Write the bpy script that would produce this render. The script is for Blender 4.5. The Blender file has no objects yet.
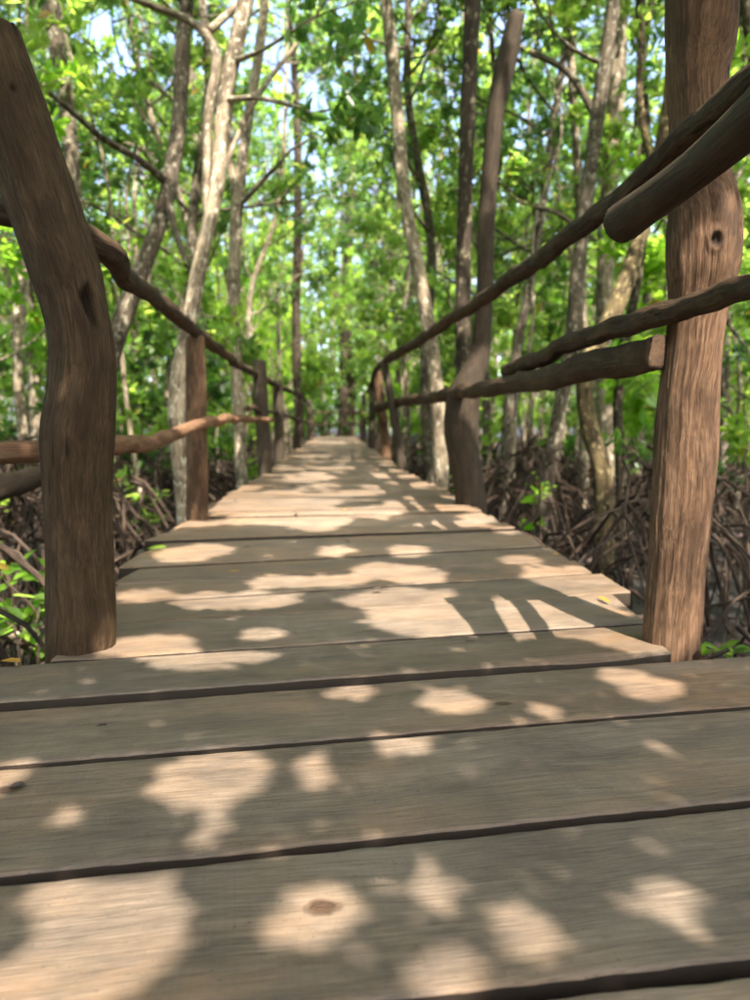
import bpy, math, random
import numpy as np
from mathutils import Vector, noise as mnoise
R = math.radians
rnd = random.Random(7)
rng = np.random.default_rng(7)
S = bpy.context.scene
COL = S.collection

# ------------------------------------------------------------------ camera
CAM_H, PITCH, FPX = 0.43, math.atan(75/727), 727.0      # eye height above deck, pitch, focal length (1000 px tall frame)
cam = bpy.data.cameras.new('camera'); camo = bpy.data.objects.new('camera', cam); COL.objects.link(camo)
camo.location = (0, 0, CAM_H); camo.rotation_euler = (R(90)-PITCH, 0, 0)
cam.sensor_fit = 'VERTICAL'; cam.sensor_height = 36; cam.lens = 36*FPX/1000
cam.clip_start = 0.02; cam.clip_end = 2000
cam.dof.use_dof = True; cam.dof.focus_distance = 0.98; cam.dof.aperture_fstop = 4.5
S.camera = camo
# ------------------------------------------------------------------ sky and sun
SUN_EL = R(56); SH = Vector((0.42, -0.907, 0)).normalized()      # horizontal direction towards the sun
w = bpy.data.worlds.new('World'); S.world = w; w.use_nodes = True
nt = w.node_tree; bg = nt.nodes['Background']
sky = nt.nodes.new('ShaderNodeTexSky'); sky.sky_type = 'NISHITA'; sky.sun_disc = False
sky.sun_elevation = SUN_EL; sky.sun_rotation = math.atan2(SH.x, SH.y)
sky.dust_density = 4.0; sky.air_density = 0.8; sky.ozone_density = 0.3
nt.links.new(sky.outputs[0], bg.inputs[0]); bg.inputs[1].default_value = 0.15
sl = bpy.data.lights.new('sun', 'SUN'); sl.energy = 3.0; sl.angle = R(0.53); sl.color = (1, 0.92, 0.80)
so = bpy.data.objects.new('sun', sl); COL.objects.link(so)
SDIR = Vector((SH.x*math.cos(SUN_EL), SH.y*math.cos(SUN_EL), math.sin(SUN_EL)))
so.rotation_euler = SDIR.to_track_quat('Z', 'Y').to_euler(); so.location = (3, -6, 12)
S.view_settings.view_transform = 'Standard'; S.view_settings.look = 'None'
S.view_settings.exposure = 2.62; S.view_settings.gamma = 1.0
c = S.cycles
c.use_denoising = True; c.use_adaptive_sampling = True; c.adaptive_threshold = 0.02; c.max_bounces = 7; c.diffuse_bounces = 4; c.transmission_bounces = 4; c.glossy_bounces = 2
c.transparent_max_bounces = 4; c.caustics_reflective = False; c.caustics_refractive = False
c.sample_clamp_indirect = 6

MUD = -0.62
COT = 1/math.tan(SUN_EL)
# calibrated survey helpers: where a point seen in the photograph stands in the place
_cp, _sp = math.cos(PITCH), math.sin(PITCH)
def ray(px, py):
    a, b = (px-375)/FPX, (500-py)/FPX
    return Vector((a, _cp + b*_sp, -_sp + b*_cp))
def at(px, py, z=0.0):
    d = ray(px, py); t = (z-CAM_H)/d.z
    return Vector((d.x*t, d.y*t, z))
def atd(px, py, Y):
    d = ray(px, py); t = Y/d.y
    return Vector((d.x*t, Y, CAM_H + d.z*t))

# ------------------------------------------------------------------ materials
def mat(name):
    m = bpy.data.materials.new(name); m.use_nodes = True
    t = m.node_tree; t.nodes.clear()
    o = t.nodes.new('ShaderNodeOutputMaterial')
    return m, t, o
def N(t, typ, **kw):
    n = t.nodes.new('ShaderNode'+typ)
    for k, v in kw.items():
        if k.startswith('i_'):
            n.inputs[k[2:].replace('_', ' ')].default_value = v
        else: setattr(n, k, v)
    return n
def L(t, a, b): t.links.new(a, b)
def ramp(t, src, stops, interp='LINEAR'):
    n = N(t, 'ValToRGB'); L(t, src, n.inputs[0]); cr = n.color_ramp; cr.interpolation = interp
    while len(cr.elements) < len(stops): cr.elements.new(0.5)
    for e, (p, col) in zip(cr.elements, stops):
        e.position = p; e.color = (*col, 1) if len(col) == 3 else col
    return n
def mix(t, fac, a, b, blend='MIX'):
    n = N(t, 'Mix', data_type='RGBA', blend_type=blend)
    for s, v in ((n.inputs[0], fac), (n.inputs[6], a), (n.inputs[7], b)):
        if hasattr(v, 'is_linked') or hasattr(v, 'links'): L(t, v, s)
        elif isinstance(v, (int, float)): s.default_value = v
        else: s.default_value = (*v, 1)
    return n.outputs[2]
def mth(t, op, a, b=None, clamp=False):
    n = N(t, 'Math', operation=op); n.use_clamp = clamp
    for s, v in ((n.inputs[0], a), (n.inputs[1], b)):
        if v is None: continue
        if isinstance(v, (int, float)): s.default_value = v
        else: L(t, v, s)
    return n.outputs[0]
def vscale(t, vec, sc, off=None):
    n = N(t, 'Mapping'); n.inputs['Scale'].default_value = sc; L(t, vec, n.inputs[0])
    if off is not None: L(t, off, n.inputs['Location'])
    return n.outputs[0]
def noise_(t, vec, scale, detail=4, rough=0.55, dist=0.0):
    n = N(t, 'TexNoise'); L(t, vec, n.inputs['Vector'])
    n.inputs['Scale'].default_value = scale; n.inputs['Detail'].default_value = detail
    n.inputs['Roughness'].default_value = rough; n.inputs['Distortion'].default_value = dist
    return n.outputs[0]

def plank_material(name, knots=()):
    m, t, o = mat(name)
    tc = N(t, 'TexCoord').outputs['Object']; oi = N(t, 'ObjectInfo')
    off = N(t, 'CombineXYZ')
    L(t, mth(t, 'MULTIPLY', oi.outputs['Random'], 37.0), off.inputs[0])
    L(t, mth(t, 'MULTIPLY', oi.outputs['Random'], 91.0), off.inputs[1])
    vec = N(t, 'VectorMath', operation='ADD'); L(t, tc, vec.inputs[0]); L(t, off.outputs[0], vec.inputs[1]); vec = vec.outputs[0]
    # slow wander so the grain is not ruler straight
    wob = noise_(t, vscale(t, vec, (2.2, 2.2, 2.2)), 1.0, 2)
    wv = N(t, 'CombineXYZ'); L(t, mth(t, 'MULTIPLY', mth(t, 'SUBTRACT', wob, 0.5), 0.045), wv.inputs[1])
    kmask = None
    gv = N(t, 'VectorMath', operation='ADD'); L(t, vec, gv.inputs[0]); L(t, wv.outputs[0], gv.inputs[1]); gvec = gv.outputs[0]
    for (kx, ky, kr) in knots:
        dv = N(t, 'VectorMath', operation='SUBTRACT'); L(t, tc, dv.inputs[0]); dv.inputs[1].default_value = (kx, ky, 0)
        sc = vscale(t, dv.outputs[0], (0.62/kr, 1.0/kr, 0))
        ln = N(t, 'VectorMath', operation='LENGTH'); L(t, sc, ln.inputs[0])
        wn = mth(t, 'ADD', ln.outputs['Value'], mth(t, 'MULTIPLY', mth(t, 'SUBTRACT', noise_(t, tc, 60, 3), 0.5), 0.8))
        k = ramp(t, wn, [(0.55, (1, 1, 1)), (1.0, (0, 0, 0))]).outputs[0]
        ksoft = ramp(t, ln.outputs['Value'], [(0.3, (1, 1, 1)), (4.0/4.5, (0, 0, 0))]).outputs[0]
        # the grain flows round the knot
        sx = N(t, 'SeparateXYZ'); L(t, dv.outputs[0], sx.inputs[0])
        bend = mth(t, 'MULTIPLY', mth(t, 'SIGN', sx.outputs[1]), mth(t, 'MULTIPLY', ksoft, -kr*1.2))
        bv = N(t, 'CombineXYZ'); L(t, bend, bv.inputs[1])
        g2 = N(t, 'VectorMath', operation='ADD'); L(t, gvec, g2.inputs[0]); L(t, bv.outputs[0], g2.inputs[1]); gvec = g2.outputs[0]
        kmask = k if kmask is None else mth(t, 'MAXIMUM', kmask, k)
    grain = noise_(t, vscale(t, gvec, (1.3, 40, 10)), 2.4, 8, 0.70, 0.15)
    fine = noise_(t, vscale(t, gvec, (6, 170, 30)), 3.0, 4, 0.6)
    cracks = noise_(t, vscale(t, gvec, (1.1, 60, 10)), 1.6, 3, 0.5)
    stain = noise_(t, vscale(t, vec, (1.0, 2.4, 1)), 1.9, 4, 0.6)
    blot = noise_(t, vscale(t, vec, (0.6, 1.3, 1)), 8.0, 7, 0.72)
    speck = noise_(t, vec, 260.0, 2, 0.5)
    saw = noise_(t, vscale(t, vec, (160, 3.5, 1)), 1.0, 3, 0.6)
    base = ramp(t, grain, [(0.32, (0.108, 0.081, 0.056)), (0.5, (0.180, 0.140, 0.102)), (0.70, (0.256, 0.206, 0.156))]).outputs[0]
    base = mix(t, ramp(t, stain, [(0.44, (0, 0, 0)), (0.66, (0.85, 0.85, 0.85))]).outputs[0], base, (0.215, 0.130, 0.066))
    base = mix(t, ramp(t, blot, [(0.36, (1, 1, 1)), (0.60, (0, 0, 0))]).outputs[0], base, (0.080, 0.062, 0.046))
    base = mix(t, 0.24, base, ramp(t, fine, [(0.36, (0.052, 0.034, 0.025)), (0.64, (0.34, 0.250, 0.200))]).outputs[0])
    base = mix(t, mth(t, 'MULTIPLY', ramp(t, saw, [(0.5, (0, 0, 0)), (0.75, (1, 1, 1))]).outputs[0], 0.30), base, (0.13, 0.115, 0.095))
    base = mix(t, ramp(t, cracks, [(0.24, (0.85, 0.85, 0.85)), (0.31, (0, 0, 0))]).outputs[0], base, (0.055, 0.042, 0.030))
    base = mix(t, ramp(t, speck, [(0.66, (0, 0, 0)), (0.72, (0.7, 0.7, 0.7))]).outputs[0], base, (0.07, 0.055, 0.04))
    tint = mth(t, 'ADD', mth(t, 'MULTIPLY', oi.outputs['Random'], 0.46), 0.84)
    tv = N(t, 'CombineColor'); [L(t, tint, tv.inputs[i]) for i in range(3)]
    base = mix(t, 1.0, base, tv.outputs[0], 'MULTIPLY')
    r2 = mth(t, 'FRACT', mth(t, 'MULTIPLY', oi.outputs['Random'], 17.3))
    base = mix(t, mth(t, 'MULTIPLY', r2, 0.35), base, mix(t, 1.0, base, (1.12, 0.92, 0.74), 'MULTIPLY'))
    # traffic dirt and damp toward the board ends
    sx_ = N(t, 'SeparateXYZ'); L(t, tc, sx_.inputs[0])
    endm = mth(t, 'MULTIPLY', mth(t, 'SUBTRACT', mth(t, 'ABSOLUTE', sx_.outputs[0]), 0.28, True), 1.6, True)
    endm = mth(t, 'MULTIPLY', endm, ramp(t, noise_(t, vscale(t, vec, (2.0, 5, 1)), 2.0, 5, 0.65), [(0.38, (0, 0, 0)), (0.62, (1, 1, 1))]).outputs[0])
    base = mix(t, endm, base, mix(t, 1.0, base, (0.78, 0.56, 0.34), 'MULTIPLY'))
    scf = noise_(t, vscale(t, gvec, (2.2, 14, 1)), 1.7, 6, 0.7)
    base = mix(t, ramp(t, scf, [(0.30, (0.7, 0.7, 0.7)), (0.44, (0, 0, 0))]).outputs[0], base, mix(t, 1.0, base, (0.55, 0.50, 0.46), 'MULTIPLY'))
    if kmask is not None: base = mix(t, kmask, base, mix(t, ramp(t, fine, [(0.4, (0, 0, 0)), (0.6, (1, 1, 1))]).outputs[0], (0.020, 0.011, 0.006), (0.085, 0.045, 0.024)))
    b = N(t, 'BsdfPrincipled'); L(t, base, b.inputs['Base Color'])
    L(t, ramp(t, blot, [(0.3, (0.62, 0.62, 0.62)), (0.7, (0.82, 0.82, 0.82))]).outputs[0], b.inputs['Roughness'])
    b.inputs['Specular IOR Level'].default_value = 0.35
    h = mth(t, 'ADD', mth(t, 'MULTIPLY', grain, 0.6), mth(t, 'ADD', mth(t, 'MULTIPLY', fine, 0.35),
        mth(t, 'ADD', mth(t, 'MULTIPLY', saw, 0.25), mth(t, 'MULTIPLY', ramp(t, cracks, [(0.24, (0, 0, 0)), (0.32, (1, 1, 1))]).outputs[0], 0.8))))
    if kmask is not None: h = mth(t, 'SUBTRACT', h, mth(t, 'MULTIPLY', kmask, 0.6))
    bp = N(t, 'Bump'); bp.inputs['Strength'].default_value = 0.8; bp.inputs['Distance'].default_value = 0.003
    L(t, h, bp.inputs['Height']); L(t, bp.outputs[0], b.inputs['Normal'])
    L(t, b.outputs[0], o.inputs[0]); return m

def log_material(name, dark, mid, light, patch=None, patch_amt=0.5, bump=0.004, rough=0.75, gscale=1.0, lich=None):
    """wood or bark that follows the log: 'lp' holds (cos*r, sin*r, arc length)"""
    m, t, o = mat(name)
    at_ = N(t, 'Attribute', attribute_name='lp').outputs['Vector']
    oi = N(t, 'ObjectInfo'); off = N(t, 'CombineXYZ')
    L(t, mth(t, 'MULTIPLY', oi.outputs['Random'], 53.0), off.inputs[2])
    vec = N(t, 'VectorMath', operation='ADD'); L(t, at_, vec.inputs[0]); L(t, off.outputs[0], vec.inputs[1]); vec = vec.outputs[0]
    wn = N(t, 'TexNoise'); L(t, vscale(t, vec, (7, 7, 5)), wn.inputs['Vector']); wn.inputs['Scale'].default_value = 1.0; wn.inputs['Detail'].default_value = 3
    wv = N(t, 'VectorMath', operation='MULTIPLY_ADD'); L(t, wn.outputs['Color'], wv.inputs[0]); wv.inputs[1].default_value = (.035, .035, .05); L(t, vec, wv.inputs[2]); raw = vec; vec = wv.outputs[0]
    g = noise_(t, vscale(t, vec, (130*gscale, 130*gscale, 5*gscale)), 1.3, 6, 0.65, 0.6)
    f = noise_(t, vscale(t, vec, (420*gscale, 420*gscale, 14*gscale)), 1.3, 4, 0.6)
    bl = noise_(t, vscale(t, vec, (11, 11, 5)), 1.2, 6, 0.68)
    base = ramp(t, g, [(0.30, dark), (0.5, mid), (0.72, light)]).outputs[0]
    base = mix(t, 0.35, base, ramp(t, f, [(0.38, dark), (0.62, light)]).outputs[0])
    ck = noise_(t, vscale(t, vec, (75, 75, 2.6)), 1.0, 4, 0.6)
    base = mix(t, ramp(t, ck, [(0.29, (0.9, 0.9, 0.9)), (0.35, (0, 0, 0))]).outputs[0], base, tuple(v*.35 for v in dark))
    worn = noise_(t, vscale(t, raw, (16, 16, 7)), 1.0, 5, 0.7)
    base = mix(t, ramp(t, worn, [(0.52, (0, 0, 0)), (0.75, (0.6, 0.6, 0.6))]).outputs[0], base, light)
    if patch: base = mix(t, mth(t, 'MULTIPLY', ramp(t, bl, [(0.45, (0, 0, 0)), (0.62, (1, 1, 1))]).outputs[0], patch_amt), base, patch)
    if lich:
        lv = noise_(t, vscale(t, vec, (30, 30, 18)), 1.0, 5, 0.7)
        base = mix(t, ramp(t, lv, [(0.55, (0, 0, 0)), (0.62, (0.85, 0.85, 0.85))]).outputs[0], base, lich)
    cu = N(t, 'Attribute', attribute_name='cut').outputs['Fac']
    base = mix(t, mth(t, 'MULTIPLY', cu, 0.8), base, ramp(t, worn, [(0.3, mid), (0.7, tuple(v*1.15 for v in light))]).outputs[0])
    kn = N(t, 'Attribute', attribute_name='knot').outputs['Fac']
    base = mix(t, kn, base, (0.008, 0.005, 0.003))
    b = N(t, 'BsdfPrincipled'); L(t, base, b.inputs['Base Color']); b.inputs['Roughness'].default_value = rough
    b.inputs['Specular IOR Level'].default_value = 0.16
    h = mth(t, 'ADD', mth(t, 'MULTIPLY', g, 0.7), mth(t, 'ADD', mth(t, 'MULTIPLY', f, 0.3), mth(t, 'ADD', mth(t, 'MULTIPLY', bl, 0.5), mth(t, 'MULTIPLY', ramp(t, ck, [(0.28, (0, 0, 0)), (0.37, (1, 1, 1))]).outputs[0], 0.6))))
    bp = N(t, 'Bump'); bp.inputs['Strength'].default_value = 0.7; bp.inputs['Distance'].default_value = bump
    L(t, h, bp.inputs['Height']); L(t, bp.outputs[0], b.inputs['Normal'])
    L(t, b.outputs[0], o.inputs[0]); return m

def leaf_material(name, c0, c1, t0, t1, trans=0.5, rough=0.45):
    m, t, o = mat(name)
    ri = N(t, 'NewGeometry').outputs['Random Per Island']
    oi = N(t, 'ObjectInfo').outputs['Random']
    mixr = mth(t, 'ADD', mth(t, 'MULTIPLY', ri, 0.75), mth(t, 'MULTIPLY', oi, 0.25))
    col = ramp(t, mixr, [(0.05, c0), (0.9, c1)]).outputs[0]
    tcol = ramp(t, mixr, [(0.05, t0), (0.9, t1)]).outputs[0]
    old = ramp(t, ri, [(0.975, (0, 0, 0)), (0.985, (1, 1, 1))]).outputs[0]
    col = mix(t, old, col, (0.30, 0.20, 0.03)); tcol = mix(t, old, tcol, (0.45, 0.30, 0.04))
    b = N(t, 'BsdfPrincipled'); L(t, col, b.inputs['Base Color']); b.inputs['Roughness'].default_value = rough
    b.inputs['Specular IOR Level'].default_value = 0.4
    tr = N(t, 'BsdfTranslucent'); L(t, tcol, tr.inputs[0])
    mx = N(t, 'MixShader'); mx.inputs[0].default_value = trans
    L(t, b.outputs[0], mx.inputs[1]); L(t, tr.outputs[0], mx.inputs[2]); L(t, mx.outputs[0], o.inputs[0]); return m

def mud_material():
    m, t, o = mat('mud'); tc = N(t, 'TexCoord').outputs['Object']
    n1 = noise_(t, tc, 1.2, 6, 0.65); n2 = noise_(t, tc, 18, 5, 0.7)
    base = ramp(t, n1, [(0.3, (0.004, 0.003, 0.0025)), (0.55, (0.010, 0.008, 0.006)), (0.75, (0.025, 0.019, 0.016))]).outputs[0]
    base = mix(t, 0.5, base, ramp(t, n2, [(0.3, (0.006, 0.005, 0.004)), (0.72, (0.028, 0.021, 0.018))]).outputs[0])
    b = N(t, 'BsdfPrincipled'); L(t, base, b.inputs['Base Color'])
    L(t, ramp(t, n1, [(0.35, (0.35, 0.35, 0.35)), (0.6, (0.85, 0.85, 0.85))]).outputs[0], b.inputs['Roughness'])
    bp = N(t, 'Bump'); bp.inputs['Strength'].default_value = 0.8; bp.inputs['Distance'].default_value = 0.03
    L(t, n2, bp.inputs['Height']); L(t, bp.outputs[0], b.inputs['Normal']); L(t, b.outputs[0], o.inputs[0]); return m

M = {}
M['plank'] = plank_material('weathered_plank')
M['plank_edge'] = log_material('grimy_shaded_plank_edge', (0.010, 0.007, 0.005), (0.020, 0.014, 0.010), (0.045, 0.033, 0.023))  # grime, with the darkness of the shaded gaps painted into the colour
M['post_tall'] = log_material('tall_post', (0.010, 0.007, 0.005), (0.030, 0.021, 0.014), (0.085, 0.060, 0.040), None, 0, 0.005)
M['beam'] = log_material('beam_wood', (0.05, 0.038, 0.028), (0.09, 0.068, 0.05), (0.13, 0.10, 0.075))
M['post'] = log_material('peeled_post', (0.028, 0.013, 0.007), (0.098, 0.051, 0.027), (0.255, 0.152, 0.092), (0.034, 0.019, 0.011), 0.75, 0.009)
M['post_dark'] = log_material('olive_post', (0.015, 0.008, 0.004), (0.047, 0.027, 0.0135), (0.120, 0.074, 0.040), (0.030, 0.015, 0.008), 0.7, 0.008)
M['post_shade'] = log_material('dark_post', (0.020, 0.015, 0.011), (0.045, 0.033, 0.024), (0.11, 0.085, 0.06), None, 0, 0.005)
M['rail'] = log_material('brown_rail', (0.012, 0.008, 0.005), (0.042, 0.025, 0.015), (0.12, 0.072, 0.042), (0.022, 0.016, 0.012), 0.65, 0.010)
M['rail_red'] = log_material('peeled_rail', (0.05, 0.023, 0.012), (0.13, 0.063, 0.033), (0.26, 0.145, 0.085), (0.16, 0.095, 0.055), 0.5, 0.006)
M['rail_smooth'] = log_material('smooth_rail', (0.020, 0.013, 0.008), (0.042, 0.028, 0.018), (0.080, 0.054, 0.036), (0.028, 0.021, 0.015), 0.6, 0.0015)
M['bark_pale'] = log_material('pale_bark', (0.060, 0.044, 0.029), (0.20, 0.15, 0.10), (0.46, 0.375, 0.27), (0.055, 0.042, 0.029), 0.9, 0.008, 0.85, 0.35, (0.52, 0.48, 0.38))
M['bark_mid'] = log_material('grey_bark', (0.026, 0.019, 0.013), (0.080, 0.061, 0.043), (0.21, 0.165, 0.12), (0.032, 0.025, 0.018), 0.9, 0.008, 0.85, 0.35, (0.36, 0.34, 0.26))
M['bark_dark'] = log_material('dark_bark', (0.010, 0.008, 0.006), (0.026, 0.019, 0.014), (0.080, 0.060, 0.042), None, 0, 0.010, 0.9, 0.35, (0.20, 0.17, 0.11))
M['bark_moss'] = log_material('mossy_bark', (0.025, 0.018, 0.011), (0.075, 0.053, 0.027), (0.22, 0.165, 0.080), (0.022, 0.015, 0.010), 0.95, 0.014, 0.9, 0.4, (0.33, 0.26, 0.13))
M['root'] = log_material('root_bark', (0.006, 0.004, 0.003), (0.026, 0.017, 0.012), (0.13, 0.088, 0.064), (0.009, 0.006, 0.005), 0.5, 0.004, 0.8, 0.5)
M['leaf'] = leaf_material('mangrove_leaf', (0.040, 0.090, 0.020), (0.14, 0.23, 0.045), (0.20, 0.44, 0.05), (0.72, 0.90, 0.16), 0.64)
M['leaf_dark'] = leaf_material('glossy_leaf', (0.025, 0.068, 0.020), (0.08, 0.15, 0.035), (0.11, 0.29, 0.05), (0.42, 0.66, 0.12), 0.55, 0.35)
M['leaf_young'] = leaf_material('young_leaf', (0.09, 0.21, 0.022), (0.18, 0.32, 0.035), (0.38, 0.74, 0.05), (0.70, 0.92, 0.12), 0.64)
M['litter'] = leaf_material('fallen_leaf', (0.008, 0.005, 0.0045), (0.085, 0.055, 0.048), (0.03, 0.02, 0.01), (0.08, 0.05, 0.03), 0.1, 0.6)
M['leaf_shade'] = leaf_material('shade_crown_leaf', (0.030, 0.070, 0.022), (0.09, 0.15, 0.04), (0.14, 0.28, 0.05), (0.42, 0.60, 0.11), 0.5, 0.4)  # leaf of the added shade crowns, tuned for the light they let through
M['yellow'] = leaf_material('yellow_leaf', (0.36, 0.17, 0.02), (0.44, 0.22, 0.03), (0.4, 0.2, 0.02), (0.4, 0.2, 0.02), 0.2, 0.4)
M['mud'] = mud_material()

# ------------------------------------------------------------------ mesh helpers
def link(o, parent=None):
    COL.objects.link(o)
    if parent is not None: o.parent = parent
    return o
def tag(o, label=None, cat=None, group=None, kind=None):
    for k, v in (('label', label), ('category', cat), ('group', group), ('kind', kind)):
        if v: o[k] = v
    return o
def empty(name, loc=(0, 0, 0), rz=0.0):
    o = bpy.data.objects.new(name, None); o.location = loc; o.rotation_euler = (0, 0, rz); o.empty_display_size = 0.1
    return link(o)
def mesh_np(name, v, quads=None, tris=None, smooth=False, attrs=None):
    me = bpy.data.meshes.new(name)
    v = np.asarray(v, np.float32)
    q = np.zeros((0, 4), np.int32) if quads is None else np.asarray(quads, np.int32).reshape(-1, 4)
    tr = np.zeros((0, 3), np.int32) if tris is None else np.asarray(tris, np.int32).reshape(-1, 3)
    me.vertices.add(len(v)); me.vertices.foreach_set('co', v.ravel())
    nl = len(q)*4 + len(tr)*3
    me.loops.add(nl); me.loops.foreach_set('vertex_index', np.concatenate([q.ravel(), tr.ravel()]))
    me.polygons.add(len(q)+len(tr))
    st = np.concatenate([np.arange(len(q))*4, len(q)*4 + np.arange(len(tr))*3]).astype(np.int32)
    me.polygons.foreach_set('loop_start', st)
    if smooth: me.polygons.foreach_set('use_smooth', np.ones(len(q)+len(tr), bool))
    for nm, (ty, arr) in (attrs or {}).items():
        a = me.attributes.new(nm, ty, 'POINT')
        a.data.foreach_set('vector' if ty == 'FLOAT_VECTOR' else 'value', np.asarray(arr, np.float32).ravel())
    me.update(calc_edges=True); me.validate()
    return me
def catmull(P, n):
    """resample control rows (any columns) with a Catmull-Rom spline into n rows"""
    P = np.asarray(P, float); k = len(P)
    if k == 2: P = np.vstack([P[0], P.mean(0), P[1]]); k = 3
    d = np.r_[0, np.cumsum(np.linalg.norm(np.diff(P[:, :3], axis=0), axis=1))]
    s = np.linspace(0, d[-1], n); out = np.zeros((n, P.shape[1]))
    m = np.gradient(P, d, axis=0) if k > 2 else None
    idx = np.clip(np.searchsorted(d, s, side='right')-1, 0, k-2)
    for i, (x, j) in enumerate(zip(s, idx)):
        h = d[j+1]-d[j]; u = (x-d[j])/h
        out[i] = ((2*u**3-3*u**2+1)*P[j] + (u**3-2*u**2+u)*h*m[j] + (-2*u**3+3*u**2)*P[j+1] + (u**3-u**2)*h*m[j+1])
    return out, s
class Tubes:
    """collects swept tubes into one mesh with log coordinates"""
    def __init__(s): s.v, s.q, s.t, s.lp, s.k, s.cu, s.n = [], [], [], [], [], [], 0
    def add(s, ctrl, nr=12, seg=8, amp=0.0, fs=3.0, seed=0, knots=(), cap=True, flute=0.0, dome=0.15, crack=0.0, wob=0.0):
        """ctrl rows: x, y, z, radius"""
        C, arc = catmull(ctrl, nr); P = C[:, :3]
        if wob:
            for i in range(nr):
                q = mnoise.noise_vector(Vector((arc[i]*3.2, seed*5.1, 0)))*.7 + mnoise.noise_vector(Vector((arc[i]*9, seed*5.1, 7)))*.3
                P[i] += np.array(q)*wob
            C[:, 3] *= np.array([1 + 7*wob*mnoise.noise(Vector((arc[i]*4.5, seed, 3))) for i in range(nr)])
        rad = np.maximum(C[:, 3], 1e-4)
        T = np.gradient(P, axis=0); T /= np.linalg.norm(T, axis=1)[:, None]
        a = np.array([1.0, 0, 0]) if abs(T[0, 0]) < 0.8 else np.array([0, 1.0, 0])
        A = np.zeros_like(P)
        for i in range(nr):
            a = a - T[i]*np.dot(a, T[i]); a /= np.linalg.norm(a); A[i] = a
        B = np.cross(T, A)
        th = np.linspace(0, 2*np.pi, seg, endpoint=False); ct, sn = np.cos(th), np.sin(th)
        rr = np.repeat(rad[:, None], seg, 1)
        if amp or flute:
            ox = seed*7.31
            for i in range(nr):
                for j in range(seg):
                    z = arc[i]
                    v = mnoise.noise(Vector((ct[j]*1.1+ox, sn[j]*1.1, z*fs)))
                    v2 = mnoise.noise(Vector((ct[j]*2.6, sn[j]*2.6+ox, z*fs*2.2)))
                    e = amp*(v + 0.5*v2)
                    if flute: e += flute*mnoise.noise(Vector((ct[j]*7+ox, sn[j]*7, z*1.6)))
                    if crack:
                        n_ = mnoise.noise(Vector((ct[j]*3.4+ox, sn[j]*3.4, z*2.2+.8*v)))
                        e -= crack*max(0, 1-abs(n_)/.055) + crack*.35*mnoise.noise(Vector((ct[j]*14, sn[j]*14+ox, z*9)))
                    rr[i, j] *= 1+e
        V = P[:, None, :] + rr[..., None]*(A[:, None, :]*ct[None, :, None] + B[:, None, :]*sn[None, :, None])
        kn = np.zeros((nr, seg))
        nrm = (A[:, None, :]*ct[None, :, None] + B[:, None, :]*sn[None, :, None])
        for (fr, kd, size, stretch, depth, rim) in knots:
            i0 = int(fr*(nr-1)); d = np.array(kd, float); d -= T[i0]*np.dot(d, T[i0]); d /= np.linalg.norm(d)
            cpt = P[i0] + d*rad[i0]
            dl = V - cpt
            al = (dl*T[i0]).sum(-1)/stretch
            dist = np.sqrt(np.maximum((dl**2).sum(-1) - (dl*T[i0]).sum(-1)**2, 0) + al**2)/size
            jag = np.array([[mnoise.noise(Vector((V[i, j, 0]*55, V[i, j, 1]*55, V[i, j, 2]*40)))*0.45 for j in range(seg)] if abs(arc[i]-arc[i0]) < size*stretch*3 else [0]*seg for i in range(nr)])
            dj = dist + jag
            hole = np.clip((1.0-dj)/0.35, 0, 1)
            V = V + nrm*((rim*np.exp(-((dist-1.15)/0.55)**2) - depth*hole)[..., None])
            kn = np.maximum(kn, hole*.8)
        base = s.n
        s.v.append(V.reshape(-1, 3)); s.k.append(kn.ravel()); s.cu.append(np.zeros(nr*seg))
        lp = np.stack([rad[:, None]*ct[None], rad[:, None]*sn[None], np.repeat(arc[:, None], seg, 1) + seed*3.17], -1)
        s.lp.append(lp.reshape(-1, 3))
        I, J = np.meshgrid(np.arange(nr-1), np.arange(seg), indexing='ij'); J2 = (J+1) % seg
        s.q.append(np.stack([base+I*seg+J, base+I*seg+J2, base+(I+1)*seg+J2, base+(I+1)*seg+J], -1).reshape(-1, 4))
        s.n += nr*seg
        if cap:
            for i, sg in ((0, -1), (nr-1, 1)):
                r_in = V[i]*0.72 + P[i]*0.28 + T[i]*sg*rad[i]*dome
                ctr = P[i] + T[i]*sg*rad[i]*dome*1.1
                b2 = s.n
                s.v.append(np.vstack([r_in, ctr])); s.k.append(np.zeros(seg+1)); s.cu.append(np.ones(seg+1))
                s.lp.append(np.vstack([lp[i]*[0.72, 0.72, 1], [0, 0, lp[i, 0, 2]]])); s.n += seg+1
                j = np.arange(seg); j2 = (j+1) % seg; o = base+i*seg
                if sg > 0:
                    s.q.append(np.stack([o+j, o+j2, b2+j2, b2+j], -1)); s.t.append(np.stack([b2+j, b2+j2, np.full(seg, b2+seg)], -1))
                else:
                    s.q.append(np.stack([o+j2, o+j, b2+j, b2+j2], -1)); s.t.append(np.stack([b2+j2, b2+j, np.full(seg, b2+seg)], -1))
        return P, rad
    def mesh(s, name, offset=(0, 0, 0)):
        v = np.vstack(s.v) - np.array(offset)
        return mesh_np(name, v, np.vstack(s.q), np.vstack(s.t) if s.t else None, True,
                       {'lp': ('FLOAT_VECTOR', np.vstack(s.lp)), 'knot': ('FLOAT', np.concatenate(s.k)), 'cut': ('FLOAT', np.concatenate(s.cu))})
    def build(s, name, m, parent=None, offset=(0, 0, 0)):
        me = s.mesh(name, offset); me.materials.append(m)
        return link(bpy.data.objects.new(name, me), parent)

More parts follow.
